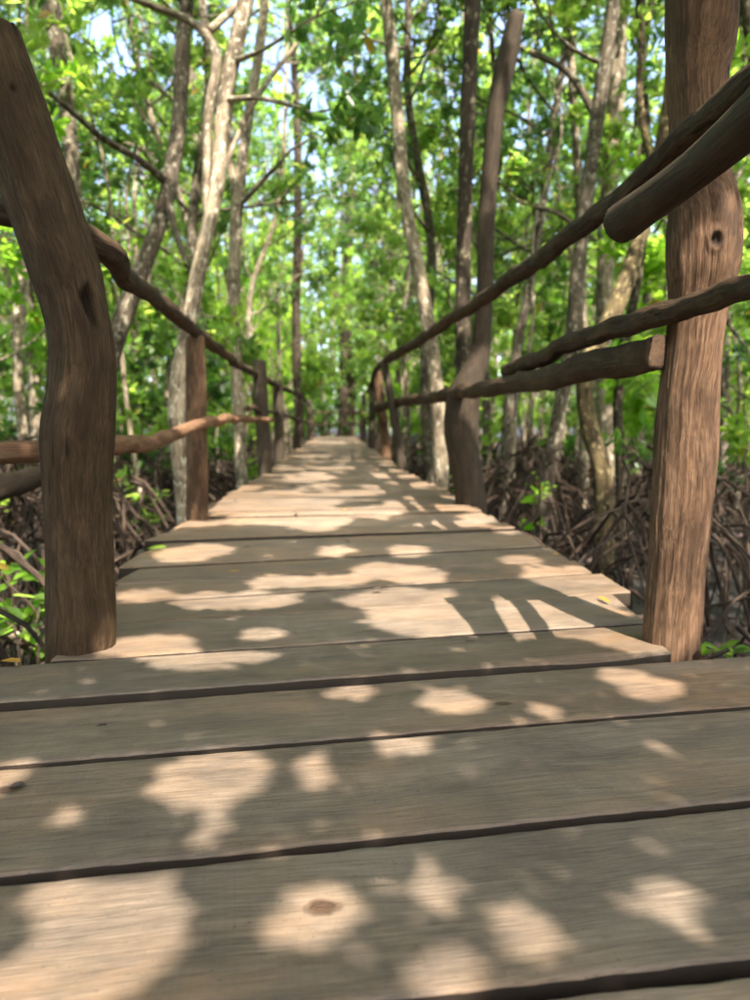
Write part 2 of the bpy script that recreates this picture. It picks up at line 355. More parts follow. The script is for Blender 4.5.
LEAF_T = np.array([[0, 0, 0], [0.34, 0.40, 0.10], [0.74, 0.44, 0.09], [1, 0, -0.03], [0.74, -0.44, 0.09], [0.34, -0.40, 0.10]])
def unit(a): return a/np.maximum(np.linalg.norm(a, axis=-1, keepdims=True), 1e-9)
def leaf_mesh(name, base, axis, normal, length, width):
    axis = unit(axis); side = unit(np.cross(normal, axis)); nm = np.cross(axis, side)
    T = LEAF_T
    V = (base[:, None, :] + axis[:, None, :]*(T[None, :, 0:1]*length[:, None, None])
         + side[:, None, :]*(T[None, :, 1:2]*width[:, None, None]) + nm[:, None, :]*(T[None, :, 2:3]*width[:, None, None]*1.4))
    n = len(base); o = np.arange(n)[:, None]*6
    Q = np.concatenate([o+np.array([[0, 1, 2, 3]]), o+np.array([[0, 3, 4, 5]])], 1).reshape(-1, 4)
    # keep the six corners of a leaf one island
    return mesh_np(name, V.reshape(-1, 3), Q)
def rosettes(tips, dirs, per, lmin, lmax, r=rng, up=0.35, spread=0.02):
    n = len(tips)*per
    b = np.repeat(tips, per, 0) + r.normal(0, spread, (n, 3))
    d = np.repeat(unit(dirs), per, 0)
    rad = r.normal(0, 1, (n, 3)); rad -= d*(rad*d).sum(1)[:, None]; rad = unit(rad)
    ax = rad*r.uniform(0.7, 1.1, (n, 1)) + d*r.uniform(-0.1, 0.75, (n, 1)) + np.array([0, 0, -0.10])
    nm = unit(d + np.array([0, 0, up]) + r.normal(0, 0.35, (n, 3)))
    ln = r.uniform(lmin, lmax, n); return b, ax, nm, ln, ln*r.uniform(0.44, 0.58, n)
# ------------------------------------------------------------------ the mud flat
def ground():
    n = 150; g = np.linspace(-1, 1, n); g = np.sign(g)*(np.abs(g)**2.6)*300
    X, Y = np.meshgrid(g, g+8, indexing='ij'); Z = np.zeros_like(X)
    for i in range(n):
        for j in range(n):
            if abs(X[i, j]) < 60 and abs(Y[i, j]) < 70:
                Z[i, j] = 0.16*mnoise.noise(Vector((X[i, j]*0.5, Y[i, j]*0.5, 3))) + 0.07*mnoise.noise(Vector((X[i, j]*1.7, Y[i, j]*1.7, 9)))
    I, J = np.meshgrid(np.arange(n-1), np.arange(n-1), indexing='ij')
    Q = np.stack([I*n+J, (I+1)*n+J, (I+1)*n+J+1, I*n+J+1], -1).reshape(-1, 4)
    me = mesh_np('mud_ground', np.stack([X, Y, Z+MUD], -1).reshape(-1, 3), Q, smooth=True); me.materials.append(M['mud'])
    o = link(bpy.data.objects.new('mud_ground', me)); tag(o, 'dark wet mangrove mud under the boardwalk and trees', None, None, 'structure')
ground()

# ------------------------------------------------------------------ boardwalk
def gline(a, b):
    p, q = at(*a), at(*b); s = (q.y-p.y)/(q.x-p.x); return (p.y-s*p.x, s)
LINES = [gline((430, 1004), (750, 967)), gline((0, 878), (750, 801)), gline((0, 769), (750, 708)), gline((0, 706), (685, 656)),
         gline((110, 656), (550, 628)), gline((118, 625), (572, 596)), gline((118, 602), (500, 578)), gline((125, 583), (568, 560)), gline((139, 567), (544, 546))]
y0, s0 = LINES[0]
pre = []
for k in range(9): pre.insert(0, (y0-0.236*(k+1), s0))
FIRST = len(pre)
LINES = pre + LINES
y, s = LINES[-1]
while y < 27.0:
    y += rnd.uniform(0.215, 0.25); s += (0.07-s)*0.12
    LINES.append((y, s+rnd.uniform(-0.006, 0.006)))
LE = [at(117, 615), at(120, 590), at(138, 567), at(178, 525), at(222, 500), at(270, 470), atd(287, 455, 10.4), atd(302, 445, 15.5), atd(316, 437, 26)]
RE = [at(644, 626), at(645, 600), at(570, 562), at(544, 546), at(490, 517), at(450, 492), at(402, 470), atd(386, 457, 9.8), atd(371, 447, 14), atd(356, 437, 26)]
def edge(E, y): return float(np.interp(y, [p.y for p in E], [p.x for p in E]))
def axis_x(y): return 0.5*(edge(LE, y)+edge(RE, y)) if y > 1.5 else 0.0

walk = empty('boardwalk'); tag(walk, 'weathered grey plank boardwalk running straight into the mangrove forest', None, None, 'structure')
def plank(i):
    (ya, sa), (yb, sb) = LINES[i], LINES[i+1]
    yc = 0.5*(ya+yb); near = yc < 4.2; mid = yc < 9
    gap = (rnd.uniform(0.019, 0.024) if yc < 1.6 else (rnd.uniform(0.015, 0.021) if yc < 3 else rnd.uniform(0.012, 0.019)))
    wide = i+1 <= FIRST+4
    xl = (-0.98+rnd.uniform(-.03, .03)) if wide else edge(LE, yc)+rnd.uniform(-.025, .02)
    xr = (1.0+rnd.uniform(-.03, .03)) if i+1 <= FIRST+3 else edge(RE, yc)+rnd.uniform(-.012, .012)
    sl = rnd.uniform(-.03, .03); cut_r = (0.0, 0.0)
    if i == FIRST+3:
        pa, pb = at(674, 657), at(645, 627); xr = pa.x; cut_r = (0.0, pb.x-pa.x)
    nx = 150 if near else (14 if mid else 3)
    th = 0.046
    if near: prof = [(0, -th), (0, -.030), (0, -.0035), (.0009, -.0009), (.0035, 0), (.012, .0003)] + [(None, f) for f in (0.12, .3, .5, .7, .88)]
    else: prof = [(0, -th), (0, -.004), (.005, 0)]
    ang = math.atan(0.5*(sa+sb)); cx = 0.5*(xl+xr); cy = yc + 0.5*(sa+sb)*cx
    ca, sn_ = math.cos(-ang), math.sin(-ang)
    dz = rnd.uniform(-.003, .003); tilt = rnd.uniform(-.004, .004); cup = rnd.uniform(-.0015, .0025)
    seed = i*3.7
    V = []; rows = None
    for a in range(nx+1):
        u = a/nx; 
        ring = []
        x_near = xl + u*(xr-xl); 
        e1 = 0.0035*mnoise.noise(Vector((x_near*2.2, seed, 0))) + 0.0016*mnoise.noise(Vector((x_near*14, seed, 5))) + (0.0022*mnoise.noise(Vector((x_near*38, seed, 8))) if near else 0)
        e2 = 0.0035*mnoise.noise(Vector((x_near*2.2, seed+50, 0))) + 0.0016*mnoise.noise(Vector((x_near*14, seed+50, 5))) + (0.0022*mnoise.noise(Vector((x_near*38, seed+50, 8))) if near else 0)
        c1 = max(0, mnoise.noise(Vector((x_near*3.1, seed, 77)))-0.28)*0.035 if near else 0
        def pt(inset, z, far):
            f = 1 if far else 0
            x = x_near + (sl*u*0 ) + (cut_r[1]*f*u)
            if far: yy = yb + sb*x - gap*0.5 + e2 - inset
            else: yy = ya + sa*x + gap*0.5 + e1 + inset
            return (x, yy, z + dz + tilt*(f-.5)*2)
        pts = []
        for (ins, z) in prof:
            if ins is None:
                pa_ = pt(.012, 0, False); pb_ = pt(.012, 0, True); f = z
                zz = .0003 - cup*(1-(2*f-1)**2) + dz + tilt*(f-.5)*2
                zz += 0.0012*mnoise.noise(Vector((x_near*3, f*2+seed, 11)))
                pts.append((pa_[0]*(1-f)+pb_[0]*f, pa_[1]*(1-f)+pb_[1]*f, zz))
            else:
                k = c1 if (0 < ins < .01 or (ins == 0 and z > -.01)) else 0
                pts.append(pt(ins + k*0.25, z - k*0.5, False))
        for (ins, z) in reversed([p for p in prof if p[0] is not None]):
            pts.append(pt(ins, z, True))
        for (x, yy, z) in pts:
            X, Y_ = x-cx, yy-cy
            V.append((X*ca - Y_*sn_, X*sn_ + Y_*ca, z))
        rows = len(pts)
    V = np.array(V); A, B = np.meshgrid(np.arange(nx), np.arange(rows), indexing='ij'); B2 = (B+1) % rows
    Q = np.stack([A*rows+B, (A+1)*rows+B, (A+1)*rows+B2, A*rows+B2], -1).reshape(-1, 4)
    n0 = len(V); c0, c1_ = V[:rows].mean(0), V[-rows:].mean(0)
    j = np.arange(rows); j2 = (j+1) % rows; last = nx*rows
    # own corners for the sawn ends keep them crisp
    V = np.vstack([V, V[:rows], V[last:last+rows], c0, c1_])
    T = np.vstack([np.stack([n0+j, n0+j2, np.full(rows, n0+2*rows)], -1), np.stack([n0+rows+j2, n0+rows+j, np.full(rows, n0+2*rows+1)], -1)])
    me = mesh_np('plank', V, Q, T, smooth=near)
    o = bpy.data.objects.new('plank', me); o.location = (cx, cy, 0); o.rotation_euler = (0, 0, ang)
    kn = []
    for (kx, ky, kr) in KNOTS:
        X, Y_ = kx-cx, ky-cy
        lx, ly = X*ca - Y_*sn_, X*sn_ + Y_*ca
        if abs(ly) < 0.10: kn.append((lx, ly, kr))
    me.materials.append(plank_material('knotty_plank', kn) if kn and near else M['plank'])
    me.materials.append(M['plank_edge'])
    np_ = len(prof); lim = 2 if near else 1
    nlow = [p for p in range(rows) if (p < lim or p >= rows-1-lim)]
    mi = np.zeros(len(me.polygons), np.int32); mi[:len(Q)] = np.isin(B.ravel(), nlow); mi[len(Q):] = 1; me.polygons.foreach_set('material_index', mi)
    link(o, walk)
KNOTS = [(*at(322, 905)[:2], .013), (*at(128+375, 703)[:2], .010), (*at(10, 790)[:2], .012), (*at(470, 640)[:2], .008)]
for i in range(len(LINES)-1): plank(i)
# bearers under the planks, in lengths of about four metres
for side in (0.18, 0.82):
    ys = np.arange(-1.5, 27, 4.0)
    for a in ys:
        b = min(a+4.05, 27.0)
        T = Tubes()
        P = [(edge(LE, max(yy, 1.6))*(1-side)+edge(RE, max(yy, 1.6))*side, yy, -.105, .055) for yy in np.linspace(a, b, 4)]
        T.add(P, 12, 8, 0.05, 2, seed=int(a)+9)
        o = T.build('beam', M['beam'], walk)
for yy in np.arange(0.2, 27, 3.0):     # short piles standing in the mud
    for side in (0.18, 0.82):
        x = edge(LE, max(yy, 1.6))*(1-side)+edge(RE, max(yy, 1.6))*side
        T = Tubes(); T.add([(x, yy, -.15, .05), (x, yy, MUD-.4, .055)], 6, 8, 0.06, 2, seed=int(yy*3)); T.build('pile', M['beam'], walk)

# ------------------------------------------------------------------ railings
def log(name, parent, pts, m, nr=60, seg=24, amp=0.08, fs=3.0, flute=0.03, knots=(), seed=1, r=None, dome=0.15, crack=0.032, wob=0.0):
    """pts: (px, py, Y, half width px) or with r given (px, py, Y)"""
    C = []
    for p in pts:
        P = atd(p[0], p[1], p[2]); d = (P-Vector((0, 0, CAM_H))).length*1.0
        C.append((P.x, P.y, P.z, p[3]*p[2]/FPX if len(p) > 3 else r))
    T = Tubes(); T.add(C, nr, seg, amp, fs, seed, knots, flute=flute, dome=dome, crack=crack, wob=wob)
    off = tuple(np.mean(np.array(C)[:, :3], 0))
    o = T.build(name, m, parent, off); o.location = off; return o
def down(px, py, Y, hw, z=MUD-.35):      # extra control point vertically below, in the mud
    P = atd(px, py, Y); return P, z
def log_w(name, parent, C, m, nr=60, seg=24, amp=0.08, fs=3.0, flute=0.03, knots=(), seed=1, crack=0.032, wob=0.0):
    T = Tubes(); T.add(C, nr, seg, amp, fs, seed, knots, flute=flute, crack=crack, wob=wob)
    off = tuple(np.mean(np.array(C)[:, :3], 0)); o = T.build(name, m, parent, off); o.location = off; return o
def post_pts(lst, Y, foot=True):
    C = [(*atd(x, y_, Y), hw*Y/FPX) for (x, y_, hw) in lst]
    if foot:
        x, y_, z, r_ = C[-1]; C += [(x, Y, -.3, r_), (x, Y, MUD-.4, r_*.95)]
    return C
TOCAM = (0, -1, 0)
left = empty('railing', (-.6, 1.4, 0)); tag(left, 'rough log railing whose end post bends outward, with an orange peeled lower rail', 'railing')
right = empty('railing', (.6, 1.4, 0)); tag(right, 'rough log railing with tall straight end post and doubled rails with sawn ends', 'railing')
for e in (left, right): pass
def child(o, root):
    o.location = Vector(o.location) - Vector(root.location); return o

lp = post_pts([(-15, 38, 33), (8, 104, 34), (35, 183, 33), (50, 228, 32), (64, 267, 32), (75, 305, 30), (83, 345, 30), (82, 391, 32), (78, 432, 35),
               (78, 476, 33), (80, 530, 31), (82, 578, 33), (83, 620, 34), (82, 660, 33)], 1.40)
o = child(log_w('post', left, lp, M['post_dark'], 420, 140, 0.075, 5, 0.05,
    knots=[(0.235, (.75, -.66, 0), .018, 2.3, .016, .002), (0.062, (.55, -.8, 0), .006, 2.0, .006, .0005)], seed=3), left)
o['label'] = 'thick olive brown post bending outward at the top, dark knot on its bend'
o = child(log_w('post', left, post_pts([(195, 337, 9), (196, 400, 10), (197, 460, 10.5), (197, 521, 11)], 3.32), M['post'], 70, 24, 0.09, 4, 0.05, seed=5), left)
for (pts, Y, sd) in (([(259, 361, 6.5), (262, 420, 7), (265, 474, 7.5)], 6.45, 11), ([(277, 381, 5), (279, 420, 5.5), (279, 461, 5.5)], 9.0, 12),
                     ([(302, 391, 3.6), (299, 420, 4), (297, 447, 4.2)], 13.6, 13), ([(309, 400, 2.6), (310, 441, 2.8)], 19.5, 14)):
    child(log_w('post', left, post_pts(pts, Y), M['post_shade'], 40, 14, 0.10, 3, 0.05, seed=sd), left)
child(log('rail', left, [(-90, 185, 1.50), (0, 212, 1.52), (50, 224, 1.54), (90, 243, 1.62), (125, 276, 1.98), (165, 305, 2.62), (196, 331, 3.32), (230, 359, 4.6), (256, 375, 6.4)], M['rail'], 340, 24, 0.22, 7, 0.12, seed=6, r=.027, wob=.012, crack=.09), left)
child(log('rail', left, [(252, 372, 6.2), (278, 386, 8.9), (300, 395, 13.4)], M['rail'], 40, 12, 0.15, 3, 0.05, seed=7, r=.030, wob=.03), left)
child(log('rail', left, [(298, 394, 13.2), (310, 406, 19.3)], M['rail'], 30, 10, 0.15, 3, 0.05, seed=27, r=.030), left)
o = child(log('rail', left, [(-90, 460, 1.48), (0, 455, 1.50), (50, 450, 1.55), (110, 443, 1.72), (135, 443, 2.0), (158, 441, 2.4), (183, 431, 2.85), (208, 423, 3.22), (236, 419, 4.7), (272, 420, 6.4)], M['rail_red'], 340, 24, 0.20, 8, 0.10, seed=8, r=.0235, wob=.014, crack=.06), left)
o['label'] = 'crooked orange peeled lower rail'
child(log('rail', left, [(247, 409, 5.6), (276, 413, 8.8), (302, 421, 13.4)], M['rail'], 50, 12, 0.18, 3, 0.05, seed=9, r=.024, wob=.03), left)
child(log('rail', left, [(298, 419, 13.2), (310, 423, 19.3)], M['rail'], 24, 10, 0.18, 3, 0.05, seed=29, r=.028), left)

rp = post_pts([(703, -110, 33), (702, -50, 33), (702, 0, 32), (701, 44, 31), (697, 75, 28), (698, 112, 26.5), (699, 170, 27), (705, 218, 33), (703.5, 265, 33), (698, 306, 28), (692, 355, 27),
               (689, 390, 28), (685, 453, 29), (681, 516, 29), (677, 565, 27.5), (673, 617, 28), (671, 656, 28)], 1.42)
o = child(log_w('post', right, rp, M['post'], 460, 140, 0.075, 5, 0.05,
    knots=[(0.295, (.62, -.78, 0), .014, 1.6, .007, .0004), (0.262, (-.15, -1, 0), .010, 1.4, .004, .004), (0.592, (.62, -.78, 0), .014, 1.9, .024, .001), (0.50, (.9, -.4, 0), .007, 3, .004, .002)], seed=21), right)
o['label'] = 'tall reddish brown post with a swollen middle and knot holes'
o = child(log_w('post', right, post_pts([(517, 14, 7.5), (507, 58, 9.5), (496, 110, 8.5), (490, 170, 8), (486, 230, 8), (484, 300, 8.5), (478, 360, 11), (464, 398, 16.5), (461, 430, 17), (467, 470, 15), (471, 505, 15)], 3.95),
    M['post_tall'], 150, 30, 0.07, 3, 0.06, seed=22), right)
o['label'] = 'very tall dark post with bulging foot and slanted sawn top'
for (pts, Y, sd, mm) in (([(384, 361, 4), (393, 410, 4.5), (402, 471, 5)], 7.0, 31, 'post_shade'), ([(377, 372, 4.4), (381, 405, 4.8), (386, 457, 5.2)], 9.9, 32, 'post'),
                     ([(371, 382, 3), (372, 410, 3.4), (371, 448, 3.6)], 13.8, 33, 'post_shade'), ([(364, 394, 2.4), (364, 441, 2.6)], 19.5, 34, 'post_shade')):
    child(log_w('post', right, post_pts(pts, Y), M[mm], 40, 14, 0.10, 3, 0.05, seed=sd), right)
child(log('rail', right, [(860, -10, .82, 15), (780, 58, .99, 15), (735, 96, 1.11, 14), (700, 128, 1.24, 12.5), (660, 163, 1.42, 11.5), (620, 196, 1.62, 10.5), (560, 244, 2.12, 9), (490, 294, 3.05, 6.7), (430, 334, 4.5, 5.2), (386, 360, 6.9, 4)],
    M['rail'], 480, 28, 0.15, 8, 0.12, seed=41, wob=.016, crack=.09, dome=.03), right)
child(log('rail', right, [(397, 356, 6.2), (379, 366, 8.2), (374, 374, 9.9), (371, 384, 13.8)], M['rail'], 50, 12, 0.1, 3, 0.05, seed=42, r=.028), right)
child(log('rail', right, [(371, 384, 13.6), (364, 397, 19.4)], M['rail'], 24, 10, 0.1, 3, 0.05, seed=52, r=.028), right)
o = child(log('rail', right, [(622, 223, 1.30, 19), (660, 196, 1.17, 18.5), (700, 165, 1.07, 19), (750, 122, .95, 23), (830, 48, .80, 29), (960, -60, .64, 36)], M['rail_smooth'], 160, 44, 0.05, 6, 0.04, seed=43, dome=0.12), right)
o['label'] = 'thick smooth upper rail with its rounded sawn end free'
child(log('rail', right, [(661, 352, 1.42, 18.5), (625, 361, 1.58, 16), (575, 372, 1.87, 12.8), (520, 383, 2.5, 10), (475, 390, 3.35, 7.4), (440, 396, 4.6, 6), (400, 402, 7.0, 4.6), (377, 408, 9.9, 3.5)],
    M['rail'], 480, 28, 0.13, 8, 0.14, seed=44, wob=.016, crack=.09, dome=.03), right)
child(log('rail', right, [(505, 371, 2.85, 6.6), (550, 355, 2.2, 8.5), (600, 335, 1.72, 9.5), (650, 319, 1.42, 11), (700, 303, 1.23, 12.5), (750, 287, 1.03, 13), (830, 262, .84, 15), (930, 232, .68, 18)], M['rail'], 320, 26, 0.14, 8, 0.12, seed=45, wob=.016, crack=.09, dome=.03), right)
child(log('rail', right, [(379, 407, 9.8), (372, 415, 13.7), (365, 420, 19.4)], M['rail'], 40, 10, 0.1, 3, 0.05, seed=46, r=.026), right)

# cross railing where the walk ends against the trees
endr = empty('railing', (-1.5, 27, 0)); tag(endr, 'small dark log railing crossing the far end of the boardwalk', 'railing')
for x, sd in ((-2.35, 1), (-1.75, 2), (-1.3, 3), (-.55, 4), (.1, 5)):
    h = 1.0+.12*rnd.uniform(-1, 1)
    child(log_w('post', endr, [(x, 27.1, h, .055), (x+.03, 27.12, .3, .06), (x+.02, 27.1, MUD-.3, .06)], M['post_shade'], 16, 8, .08, 3, 0, seed=sd), endr)
for z in (.42, .86): child(log_w('rail', endr, [(-2.5, 27.0, z, .035), (-1.2, 27.02, z+.05, .035), (.25, 27.0, z-.02, .035)], M['rail'], 24, 8, .1, 3, 0, seed=int(z*10)), endr)
# ------------------------------------------------------------------ trees
def vrot(v, axis, a):
    axis = axis/np.linalg.norm(axis)
    return v*math.cos(a) + np.cross(axis, v)*math.sin(a) + axis*np.dot(axis, v)*(1-math.cos(a))
def grow(T, start, d, length, r, rr, depth, tips, seed, seg=6, droop=0.0, nsub=3):
    """one limb with side limbs; leaf tips gather on the outer twigs"""
    n = 5; P = [np.array(start, float)]; D = np.array(d, float); D /= np.linalg.norm(D)
    for k in range(n):
        D = D + np.array([rr.gauss(0, .22), rr.gauss(0, .22), rr.gauss(.05-droop, .16)]); D /= np.linalg.norm(D)
        P.append(P[-1] + D*length/n)
    rad = np.linspace(r, r*.35, n+1)
    T.add(np.column_stack([P, rad]), 6 if depth else 9, max(4, seg-depth), 0, seed=seed, cap=False)
    if depth >= 2 or length < .45:
        for k in (2, 3, 4, 5):
            if k == 5 or rr.random() < .75: tips.append((P[k], D))
        return
    for s in range(nsub):
        f = rr.uniform(.3, 1.0); i = min(int(f*n), n-1); p = P[i]*(1-(f*n-i)) + P[i+1]*(f*n-i)
        dd = P[i+1]-P[i]; dd /= np.linalg.norm(dd)
        ax = np.array([rr.gauss(0, 1), rr.gauss(0, 1), rr.gauss(0, 1)]); ax -= dd*np.dot(ax, dd)
        grow(T, p, vrot(dd, ax, rr.uniform(.5, 1.1)), length*rr.uniform(.42, .68), r*.55, rr, depth+1, tips, seed+s, seg, droop, nsub)
    tips.append((P[-1], D))
def prop_roots(T, x, y, zb, rr, n, reach=(.25, .75), top=(.15, .58), r=(.006, .016)):
    for k in range(n):
        a = rr.uniform(0, 2*math.pi); L_ = rr.uniform(*reach); h = rr.uniform(*top)
        da = rr.uniform(-.4, .4); rad = rr.uniform(*r)
        P = []
        for u in (0, .25, .5, .75, 1.0):
            rr_ = L_*u; z = zb + h*(1-u**1.9) - (.25 if u == 1 else 0)
            P.append((x+math.cos(a+da*u)*rr_ + rr.gauss(0, .02), y+math.sin(a+da*u)*rr_ + rr.gauss(0, .02), z, rad*(1-.25*u)))
        T.add(P, 9, 5, 0, seed=k, cap=False)
        if rr.random() < .5:
            P2 = P[2]; b = a+rr.uniform(-.9, .9)
            T.add([(P2[0], P2[1], P2[2], rad*.8), (P2[0]+.16*math.cos(b), P2[1]+.16*math.sin(b), P2[2]-.06, rad*.7), (P2[0]+.3*math.cos(b), P2[1]+.3*math.sin(b), zb-.15, rad*.6)], 7, 5, 0, seed=k, cap=False)
def crown_part(name, tips, per, ls, m, parent, seed, loc=(0, 0, 0)):
    r = np.random.default_rng(seed)
    tp = np.array([t_[0] for t_ in tips]) - np.array(loc); td = np.array([t_[1] for t_ in tips])
    b, ax, nm, ln, wd = rosettes(tp, td, per, ls[0], ls[1], r)
    me = leaf_mesh(name, b, ax, nm, ln, wd); me.materials.append(m)
    return link(bpy.data.objects.new(name, me), parent)

def proto_tree(seed, h, r0, bark, leaf, nlimb, lean=.5, low=.3, per=12, roots=14, lim=(1.0, 2.0), ls=(.062, .105)):
    rr = random.Random(seed)
    root = empty('mangrove_tree')
    T = Tubes(); tips = []
    n = 6; dx, dy = rr.uniform(-lean, lean), rr.uniform(-lean, lean)
    P = []
    for k in range(n+1):
        u = k/n; P.append((dx*u**1.3 + rr.gauss(0, .10)*(k > 0), dy*u**1.3 + rr.gauss(0, .10)*(k > 0), h*u - (.3 if k == 0 else 0), r0*(1-.72*u)*(1.25 if k == 0 else 1)))
    C, _ = T.add(P, 34, 9, .10, 1.2, seed)
    nlimb += 2 if h > 6 else 0
    for k in range(nlimb):
        f = low + (1-low)*(k+rr.random())/nlimb; i = min(int(f*33), 32); a = rr.uniform(0, 2*math.pi)
        e = rr.uniform(.1, .9)
        grow(T, C[i], (math.cos(a), math.sin(a), e), rr.uniform(*lim)*(1.15-.5*f), r0*.38*(1.1-.6*f), rr, 0 if rr.random() < .75 else 1, tips, seed+k)
    T.build('trunk', M[bark], root)
    crown_part('crown', tips, per, ls, M[leaf], root, seed)
    if roots:
        T2 = Tubes(); prop_roots(T2, 0, 0, 0, rr, roots)
        o = T2.build('prop_root_tangle', M['root'], root); o['kind'] = 'stuff'
    return root
TW = 0
def copy_tree(o, parent=None):
    c_ = o.copy(); COL.objects.link(c_); c_.parent = parent
    for ch in list(o.children): copy_tree(ch, c_)
    return c_

PROTO = [
    proto_tree(101, 8.5, .060, 'bark_pale', 'leaf', 13),
    proto_tree(102, 9.5, .070, 'bark_mid', 'leaf', 14, .8),
    proto_tree(103, 7.0, .045, 'bark_pale', 'leaf', 12, .9, .25),
    proto_tree(104, 10., .080, 'bark_mid', 'leaf_dark', 15, .5, .35),
    proto_tree(105, 8.0, .050, 'bark_dark', 'leaf', 13, 1.0, .25),
    proto_tree(106, 6.5, .038, 'bark_pale', 'leaf_young', 11, .7, .2),
    proto_tree(107, 9.0, .055, 'bark_pale', 'leaf_dark', 14, .6, .3)]
LAB = ['slender pale mangrove with mid green leaves', 'tall grey mangrove with mid green leaves',
       'thin leaning pale mangrove with green leaves', 'stout grey mangrove with dark green leaves',
       'dark leaning mangrove with green leaves', 'small mangrove with yellow green leaves',
       'pale mangrove with dark green leaves']
for p, lb in zip(PROTO, LAB): tag(p, lb, 'tree', 'mangrove trees of the forest')
SAP = []
for sd, h, lf in ((201, 2.6, 'leaf'), (202, 3.4, 'leaf_young'), (203, 2.0, 'leaf_dark'), (204, 4.2, 'leaf')):
    rt = proto_tree(sd, h, .020, 'bark_mid', lf, 9, .4, .22, 10, 6, (.5, 1.1), (.08, .12)); rt.name = 'mangrove_sapling'; SAP.append(rt)
for sd, h, bk in ((211, 6.2, 'bark_pale'), (212, 4.2, 'bark_mid'), (213, 7.0, 'bark_pale')):
    rt = proto_tree(sd, h, .026, bk, 'leaf', 5, .7, .55, 10, 7, (.4, .9), (.08, .12)); rt.name = 'mangrove_sapling'; SAP.append(rt)
SLAB = ['mid green bushy sapling', 'lanky bright leaved sapling',
        'low dark leaved sapling', 'tall thin leafy sapling',
        'bare pale stemmed pole sapling', 'bare grey stemmed pole sapling', 'leaning bare pale pole sapling']
for p, lb in zip(SAP, SLAB): tag(p, lb, 'sapling', 'mangrove saplings of the undergrowth')

def shadow_hits_front(x, y, lo=2.0, hi=10.0, pad=2.0):
    for z in np.arange(lo, hi, .5):
        zz = z+MUD; px_, py_ = x-SH.x*COT*zz, y-SH.y*COT*zz
        if abs(px_) < pad+.4 and -.6-pad*.4 < py_ < 4.2+pad*.5: return True
    return False
BASE = {}
for p_ in PROTO + SAP: BASE[p_['label']] = p_['label']
def where(o, x, y):
    lb = o['label'].split(',')[0]
    side = 'bent post side' if x < axis_x(max(1.5, min(y, 26))) else 'tall post side'
    dx = abs(x-axis_x(max(1.5, min(y, 26))))
    z_ = ('behind near planks' if y < 1 else 'near the first posts' if y < 7 else 'by the middle rails' if y < 14 else 'by the farthest rails' if y < 28 else 'past the walk end')
    o['label'] = lb + ', ' + ('' if y >= 28 else ('close on ' if dx < 3 else 'deep on ')) + (side if y < 28 else 'deep') + ', ' + z_
spots = []
def free(x, y, dmin):
    return all((x-a)**2+(y-b)**2 > dmin*dmin for a, b in spots)
HERO_XY = []
def place(protos, n, dmin, xr_, yr_, corr, used, test, lo=2.0, hi=10.0, pad=2.0, smin=.85, smax=1.2, tries=9000):
    k = 0
    for _ in range(tries):
        if k >= n: break
        y = yr_[0] + (yr_[1]-yr_[0])*rnd.random()
        half = xr_(y); x = rnd.uniform(-half, half) + axis_x(max(y, 1.5))
        if -3 < y < 28 and abs(x-axis_x(y)) < corr: continue
        if 27 <= y < 28.4 and abs(x+1) < 2: continue
        if not free(x, y, dmin): continue
        if test and shadow_hits_front(x, y, lo, hi, pad): continue
        if any((x-a)**2+(y-b)**2 < .5 for a, b in HERO_XY): continue
        if protos is SAP and y < 5.5 and abs(x) < 1.1+.45*y: continue
        spots.append((x, y)); j = rnd.randrange(len(protos))
        o = protos[j] if j not in used else copy_tree(protos[j]); used.add(j)
        s_ = rnd.uniform(smin, smax); o.location = (x, y, MUD); o.rotation_euler = (rnd.gauss(0, .035), rnd.gauss(0, .035), rnd.uniform(0, 6.28)); o.scale = (s_, s_, s_*rnd.uniform(.95, 1.1)); where(o, x, y); k += 1
    return k
# ---- trees one can pick out along the walk
def hero(label, trunk, bark, leaf, branches=(), limbs=0, seed=1, seg=14, foot=True, roots=10, per=12, ls=(.062, .105), lim=(.8, 1.6), low=.55, name='mangrove_tree', top=None, amp=.08):
    """trunk rows: px, py, Y, half width px"""
    rr = random.Random(seed); C = []
    for (x, y_, Y, hw) in trunk: C.append((*atd(x, y_, Y), .9*hw*Y/FPX))
    if top:                       # the trunk goes on above the picture
        C = [(C[0][0]+top[0], C[0][1]+top[1], C[0][2]+top[2], C[0][3]*.45)] + C
    if foot:
        x, y_, z, r_ = C[-1]; C.append((x+.02, y_, MUD-.3, r_*1.2))
    bx, by = C[-1][0], C[-1][1]; HERO_XY.append((bx, by)); spots.append((bx, by))
    root = empty(name, (bx, by, MUD)); off = (bx, by, MUD)
    T = Tubes(); tips = []
    Pc, rad = T.add(C, 110, seg, amp*1.6, 4.0, seed, flute=.06)
    for br in branches:
        B = [(*atd(x, y_, Y), hw*Y/FPX) for (x, y_, Y, hw) in br]
        T.add(B, 24, 7, .08, 4, seed+3, cap=True)
        d = np.array(B[-1][:3])-np.array(B[-2][:3]); tips.append((np.array(B[-1][:3]), d/np.linalg.norm(d)))
        grow(T, B[-1][:3], d, .5, B[-1][3]*.8, rr, 1, tips, seed)
    n = len(Pc)
    for k in range(limbs):
        f = (1-low)*(k+rr.random())/limbs; i = int(f*(n-1)); a = rr.uniform(0, 2*math.pi)
        grow(T, Pc[i], (math.cos(a), math.sin(a), rr.uniform(0, .8)), rr.uniform(*lim), max(.010, rad[i]*.35), rr, 0 if rr.random() < .6 else 1, tips, seed+k)
    T.build('trunk', M[bark], root, off)
    if tips: crown_part('crown', tips, per, ls, M[leaf], root, seed, off)
    if roots:
        T2 = Tubes(); prop_roots(T2, 0, 0, 0, rr, roots); o = T2.build('prop_root_tangle', M['root'], root); o['kind'] = 'stuff'
    tag(root, label, 'tree'); return root

